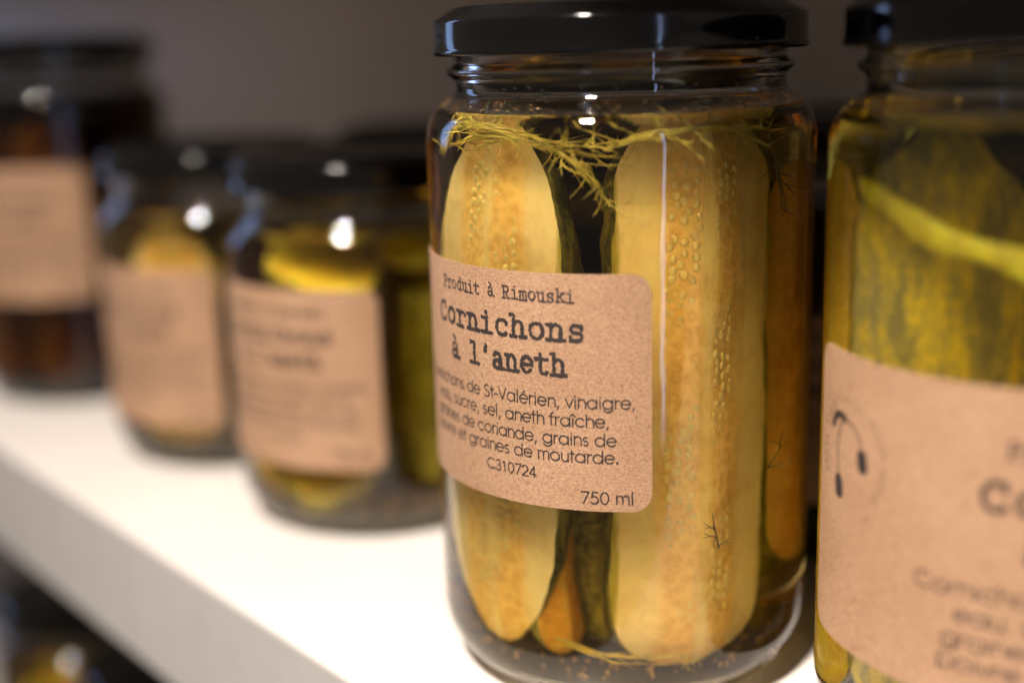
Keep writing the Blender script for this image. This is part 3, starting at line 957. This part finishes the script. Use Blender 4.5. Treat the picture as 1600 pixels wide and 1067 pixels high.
def droplets(jar, seed, n):
    rng = random.Random(seed)
    v, f = [], []
    for _ in range(n):
        a = rng.uniform(0, 2 * PI); t = rng.random() ** 1.5
        z = 129.9 + 5.6 * t
        rr = float(np.interp(z, [127.6, 128.2, 129.4, 130.8, 132.4, 134.2, 136], [40.75, 40.4, 39.5, 38.2, 36.4, 35.1, 34.7]))
        c = Vector((rr * math.cos(a), rr * math.sin(a), z)); sz = rng.uniform(0.15, 0.55) * (1.2 - 0.6 * t)
        b = len(v)
        nu, nv = 8, 5
        for jx in range(nv + 1):
            ph = PI * jx / nv
            for ix in range(nu):
                th = 2 * PI * ix / nu
                v.append(tuple(c + Vector((math.sin(ph) * math.cos(th), math.sin(ph) * math.sin(th), math.cos(ph))) * sz))
        for jx in range(nv):
            for ix in range(nu):
                f.append((b + jx * nu + ix, b + (jx + 1) * nu + ix, b + (jx + 1) * nu + (ix + 1) % nu, b + jx * nu + (ix + 1) % nu))
    o = obj('condensation', mesh('condensation', v, f, M['water']), jar)
    o['kind'] = 'stuff'
droplets(j1, 77, 420)

def L1(u, c, z):   # jar frame of the main jar -> world mm
    ca, sa = math.cos(AZ1), math.sin(AZ1)
    return (c * ca - u * sa, c * sa + u * ca, z)

FINE = (1, 1, 0.22)
def heel_pt(s_, t_):
    f_ = math.radians(-30) + t_ / 13.0
    r_, a_ = 32.4 + 11.6 * math.cos(f_) + 0.04, AZ1 + math.radians(52) + s_ / 42.0
    return (r_ * math.cos(a_), r_ * math.sin(a_), 14.6 + 14.55 * math.sin(f_))
MARK = ink_mesh('mould_mark', [(layout_fit('2', -2.6, 0.2, -2.0, 4.4), 0.24), ([A_(1.6, 1.3, 0.85, 0.95, 0, 360, 14), A_(1.6, -0.8, 1.0, 1.1, 0, 360, 14)], 0.24)], 0.08, 0, mapper=heel_pt)
MARK.materials[0] = M['mark'] = plain('mould_mark', (0.72, 0.66, 0.60), 0.4, var=0.2)
obj('mould_mark', MARK, [c_ for c_ in bpy.data.objects if c_.parent == j1 and c_.name.startswith('glass')][0])

FINE = (1, 1, 0.22)
dill_sprig('dill sprig draped over the left pickle in the sharp jar', [L1(-35, 15, 120.8), L1(-32, 21, 126.4), L1(-24, 29, 126.6), L1(-13, 34.5, 124.3), L1(-2, 37, 123.3)], 0.25, 46, 7, 21, spread=FINE)
dill_sprig('dill threads lying beneath the sprig over the left pickle', [L1(-34, 17, 122.8), L1(-25, 28, 125.2), L1(-14, 33, 123.4), L1(-4, 36, 121.8)], 0.22, 30, 7, 29, spread=FINE)
dill_sprig('dill sprig floating under the liquid surface above the right pickle', [L1(-3, 36, 122.8), L1(5, 37, 125.4), L1(13, 36, 126.2), L1(22, 32, 126.0), L1(31, 24, 124.8)], 0.25, 54, 7, 22, spread=FINE)
dill_sprig('tangled dill hanging between the two pickle halves', [L1(-14, 34, 123.8), L1(-9, 35.5, 120.8), L1(-5, 36, 116.8), L1(-2.0, 37, 111.8)], 0.26, 18, 6, 23, spread=(1, 1, 0.7))
dill_sprig('dill sprig floating at the back of the sharp jar', [L1(-24, -8, 126.4), L1(-8, 4, 126.8), L1(8, 6, 126.8), L1(24, 2, 126.4)], 0.26, 40, 8, 24, spread=FINE)
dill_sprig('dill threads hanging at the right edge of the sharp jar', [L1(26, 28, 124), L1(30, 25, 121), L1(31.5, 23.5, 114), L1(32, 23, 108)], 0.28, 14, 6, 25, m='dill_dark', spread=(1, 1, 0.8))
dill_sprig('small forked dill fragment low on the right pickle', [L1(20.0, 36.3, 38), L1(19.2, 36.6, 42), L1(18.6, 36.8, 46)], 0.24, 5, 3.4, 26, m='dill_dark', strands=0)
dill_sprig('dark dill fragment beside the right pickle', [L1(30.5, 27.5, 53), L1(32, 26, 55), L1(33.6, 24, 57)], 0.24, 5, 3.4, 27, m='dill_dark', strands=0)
dill_sprig('dill thread lying at the bottom of the sharp jar', [L1(-14, 27, 14), L1(-5, 30, 11.5), L1(4, 30, 10.6), L1(12, 29, 11)], 0.3, 12, 6, 28, spread=FINE)
grains('seed_sediment', 'mustard and coriander seed sediment at the bottom of the sharp jar', J1, 5.1, 260, 30, 0.6, 31)

# ================================================================== neighbouring jars
J2 = (-128.0, 12.7); J3 = (-220.5, 9.2); J4 = (-346.0, 0.0); J5 = (91.0, 29.3)
j2 = make_jar('short blurred jar of olive-green pickles beside the sharp jar', *J2, -38.0, 'brine_olive')
add_label(j2, -74.3, 23.0, 77.0, zs=1.0)
j3 = make_jar('short blurred jar of yellow-green pickles between the tall dark jar and another short jar', *J3, -39.5, 'brine_olive')
add_label(j3, -76.0, 17.0, 72.5, zs=1.0)
j4 = make_jar('tall blurred jar with dark amber contents at the far left', *J4, 0.0, 'brine_dark')
add_label(j4, -56.0, 45.5, 100.5, zs=1.05)
j5 = make_jar('tall blurred jar of yellow pickles with an emblem on its label, at right', *J5, 0.0, 'brine_yellow')
add_label(j5, -38.0, 27.0, 86.0, s0=-72, s1=62, logo=True)

A2, A3, A4, A5 = cam_az(J2), cam_az(J3), cam_az(J4), cam_az(J5)
def slice_(label, jar_xy, u, c, z, r, th, tilt, az, seed, flesh='flesh_yellow', skin='skin_yellow'):
    """round pickle slice: two cut faces and a ring of skin"""
    ca, sa = math.cos(az), math.sin(az)
    rng = random.Random(seed)
    o = link(bpy.data.objects.new('pickle_slice', None))
    o.location = ((jar_xy[0] + c * ca - u * sa) * MM, (jar_xy[1] + c * sa + u * ca) * MM, z * MM)
    lean = Matrix.Rotation(math.radians(tilt[0]), 4, Vector((ca, sa, 0))) @ Matrix.Rotation(math.radians(tilt[1]), 4, Vector((-sa, ca, 0)))
    o.rotation_mode = 'QUATERNION'
    o.rotation_quaternion = lean.to_quaternion()
    wob = [1 + 0.03 * math.sin(3 * a * 2 * PI / 40 + seed) + 0.02 * math.sin(5 * a * 2 * PI / 40) for a in range(40)]
    v, f = [], []
    for zz, sg in ((th / 2, 1), (-th / 2, -1)):
        b = len(v)
        v.append((0, 0, zz + sg * 0.3))
        for k in range(40):
            v.append((0.55 * r * math.cos(k * PI / 20), 0.55 * r * math.sin(k * PI / 20), zz + sg * 0.2))
        for k in range(40):
            v.append((r * wob[k] * math.cos(k * PI / 20), r * wob[k] * math.sin(k * PI / 20), zz))
        for k in range(40):
            q = (k + 1) % 40
            tri = (b, b + 1 + k, b + 1 + q); qd = (b + 1 + k, b + 41 + k, b + 41 + q, b + 1 + q)
            f += [tri, qd] if sg > 0 else [tri[::-1], qd[::-1]]
    obj('flesh', mesh('slice_flesh', v, f, M[flesh]), o)
    v, f = [], []
    for zz, e in ((-th / 2, 1.0), (-th / 4, 1.03), (th / 4, 1.03), (th / 2, 1.0)):
        for k in range(40):
            v.append((r * wob[k] * e * math.cos(k * PI / 20), r * wob[k] * e * math.sin(k * PI / 20), zz))
    for i in range(3):
        for k in range(40):
            f.append((i * 40 + k, i * 40 + (k + 1) % 40, (i + 1) * 40 + (k + 1) % 40, (i + 1) * 40 + k))
    obj('skin', mesh('slice_skin', v, f, M[skin]), o)
    return tag(o, label, 'pickle slice')

slice_('yellow pickle slice tilted above the label of the short jar beside the sharp jar', J2, -12, 22, 78.5, 15, 5, (-8, 22), A2, 46)
slice_('yellow pickle slice floating at the right in the short jar next to the sharp jar', J2, 17, 16, 85, 14.5, 4.5, (3, 12), A2, 47)
slice_('yellow pickle slice on the bottom of the short jar next to the sharp jar', J2, -14, 18, 17, 14, 5, (4, 35), A2, 48)
slice_('yellow pickle slice beside the right label edge of the left short jar', J3, 18, 18, 78, 13, 4.5, (10, 30), A3, 56)

names2 = ['yellow pickle piece rising above the label of the short jar next to the sharp jar', 'olive pickle at the right edge of the short jar next to the sharp jar',
          'olive pickle low behind the label of the short jar next to the sharp jar', 'dark pickle at the back of the short jar next to the sharp jar']
spear(names2[0], J2, -10, 14, 20, 20, (4, 0), A2, 52, 14, (0.1, 0.15), seed=41, flesh='flesh_yellow', skin='skin_yellow')
spear(names2[1], J2, 20, 16, 150, 10, (0, 0), A2, 66, 13, (0.1, 0.1), seed=42, flesh='flesh_amber')
spear(names2[2], J2, -25, 10, -60, 8, (0, 0), A2, 64, 13, (0.2, 0.2), seed=43, flesh='flesh_yellow', skin='skin_yellow')
spear(names2[3], J2, -2, -14, 180, 7, (0, 0), A2, 74, 15, (0.1, 0.1), seed=44)
grains('seed_sediment', 'brown seed sediment in the short jar next to the sharp jar', J2, 5.1, 420, 30, 0.9, 45)

spear('pale round pickle end above the label of the left short jar', J3, -16, 22, -20, 8, (0, 0), A3, 76, 13, (0.1, 0.2), seed=51, flesh='flesh')
spear('yellow pickle at the right of the left short jar', J3, 16, 22, 25, 8, (3, 0), A3, 74, 12, (0.1, 0.15), seed=52, flesh='flesh_yellow', skin='skin_yellow')
spear('dark pickle at the back of the left short jar', J3, 0, -12, 180, 7, (0, 0), A3, 74, 16, (0.1, 0.1), seed=53)
grains('seed_sediment', 'brown seed sediment in the left short jar', J3, 5.1, 300, 30, 0.9, 54)

for k, (u, c, fc, lab) in enumerate([(-6, 22, 10, 'amber pickle facing forward in the tall dark jar'), (22, 12, 40, 'orange pickle at the right of the tall dark jar'),
                                     (2, -16, 180, 'dark pickle at the back of the tall dark jar'), (-26, 8, 160, 'dark pickle at the left of the tall dark jar')]):
    spear(lab, J4, u, c, fc, 7, (0, 0), A4, 112, 13, (0.1, 0.15), seed=60 + k, flesh='flesh_amber', skin='skin_amber')

spear('mottled yellow pickle wedge above the label of the emblem jar', J5, -14, 14, 10, 8, (2, 0), A5, 116, 15, (0.12, 0.16), seed=71, flesh='mottled', skin='skin_yellow', bulge=6)
spear('pale pickle half at the right side of the emblem jar', J5, 17, 20, 15, 11, (0, 0), A5, 100, 13, (0.12, 0.25), seed=72, flesh='flesh', bulge=5)
spear('yellow pickle skin at the left edge of the emblem jar', J5, -33, 2, -60, 8, (0, 0), A5, 112, 9, (0.12, 0.3), seed=73, flesh='flesh_yellow', skin='skin_yellow')
spear('dark pickle at the back of the emblem jar', J5, 0, -14, 180, 8, (0, 0), A5, 110, 16, (0.12, 0.12), seed=74)

def strip(label, jar_xy, az, a0, a1, z0, z1, rad, hgt, th, m):
    """a flat strip that stands for a band of light, set against the inside of the glass"""
    rng = random.Random(9)
    v, f = [], []
    n = 60
    for k in range(n + 1):
        t = k / n
        a = az + math.radians(a0 + (a1 - a0) * t)
        z = z0 + (z1 - z0) * t ** 0.8
        e = math.sqrt(max(0.0, 1 - abs(2 * t - 1) ** 6))
        up, dn = hgt * (0.5 + 0.14 * math.sin(11 * t) + rng.uniform(-.05, .05)) * e, hgt * (0.5 + 0.16 * math.sin(17 * t + 2) + rng.uniform(-.05, .05)) * e
        for q in range(8):
            b = 2 * PI * q / 8
            rr = rad + th / 2 * math.cos(b) * e
            v.append((rr * math.cos(a), rr * math.sin(a), z + (up if math.sin(b) > 0 else dn) * math.sin(b)))
    for k in range(n):
        for q in range(8):
            f.append((k * 8 + q, k * 8 + (q + 1) % 8, (k + 1) * 8 + (q + 1) % 8, (k + 1) * 8 + q))
    f += [tuple(range(7, -1, -1)), tuple(range(n * 8, n * 8 + 8))]
    o = obj('light_band', mesh('light_band', v, f, M[m]))
    o.location = (jar_xy[0] * MM, jar_xy[1] * MM, 0)
    return tag(o, label, 'light band')
M['lit_band'] = plain('yellow_light_band', (0.90, 0.66, 0.03), 0.5, 0.3, var=0.35, scale=200)  # yellow colour put in for the bright lit rim on the pickles
strip('yellow strip standing for a light band, slanting across the pickles in the emblem jar', J5, A5, -62, 24, 118, 100, 36.5, 5.5, 1.4, 'lit_band')
spear('yellow pickle wedge between the two front pickles of the emblem jar', J5, 3, 4, 20, 8, (0, 0), A5, 112, 13, (0.12, 0.2), seed=75, flesh='flesh_yellow', skin='skin_yellow', bulge=5)

# second row, in the shade behind
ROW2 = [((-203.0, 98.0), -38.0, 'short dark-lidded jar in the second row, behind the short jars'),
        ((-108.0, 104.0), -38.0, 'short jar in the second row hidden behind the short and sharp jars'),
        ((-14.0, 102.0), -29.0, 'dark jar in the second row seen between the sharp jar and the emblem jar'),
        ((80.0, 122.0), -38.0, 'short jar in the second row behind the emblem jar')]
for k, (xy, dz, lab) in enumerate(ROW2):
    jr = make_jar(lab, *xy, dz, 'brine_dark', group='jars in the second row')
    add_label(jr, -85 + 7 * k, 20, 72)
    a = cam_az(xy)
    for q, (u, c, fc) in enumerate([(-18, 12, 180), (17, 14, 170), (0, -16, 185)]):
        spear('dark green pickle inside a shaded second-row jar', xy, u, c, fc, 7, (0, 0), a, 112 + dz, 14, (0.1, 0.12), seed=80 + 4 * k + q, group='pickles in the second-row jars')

# jars on the shelf below
LOWZ = -268.0
LOW = [((-394.0, 2.0), 0.0, 'jar of yellow pickles on the lower shelf, in the bottom left corner', 'brine_olive'),
       ((-290.0, 6.0), 0.0, 'dark jar on the lower shelf just under the shelf edge', 'brine_dark')]
for k, (xy, dz, lab, br) in enumerate(LOW):
    jr = make_jar(lab, *xy, dz, br, z=LOWZ, group='jars on the lower shelf')
    add_label(jr, -62 + 4 * k, 40, 95)
    a = cam_az(xy)
    for q, (u, c, fc, w_) in enumerate([(-14, 22, -10, 'left'), (16, 20, 15, 'right'), (0, -14, 180, 'back')]):
        spear('pickle at the %s of the %s jar on the lower shelf' % (w_, ('yellow', 'dark')[k]), xy, u, c, fc, 7, (0, 0), a, 112 + dz, 14, (0.1, 0.12), seed=100 + 4 * k + q,
              flesh=('flesh_yellow', 'flesh_amber')[k], skin=('skin_yellow', 'skin_amber')[k], jar_z=LOWZ)
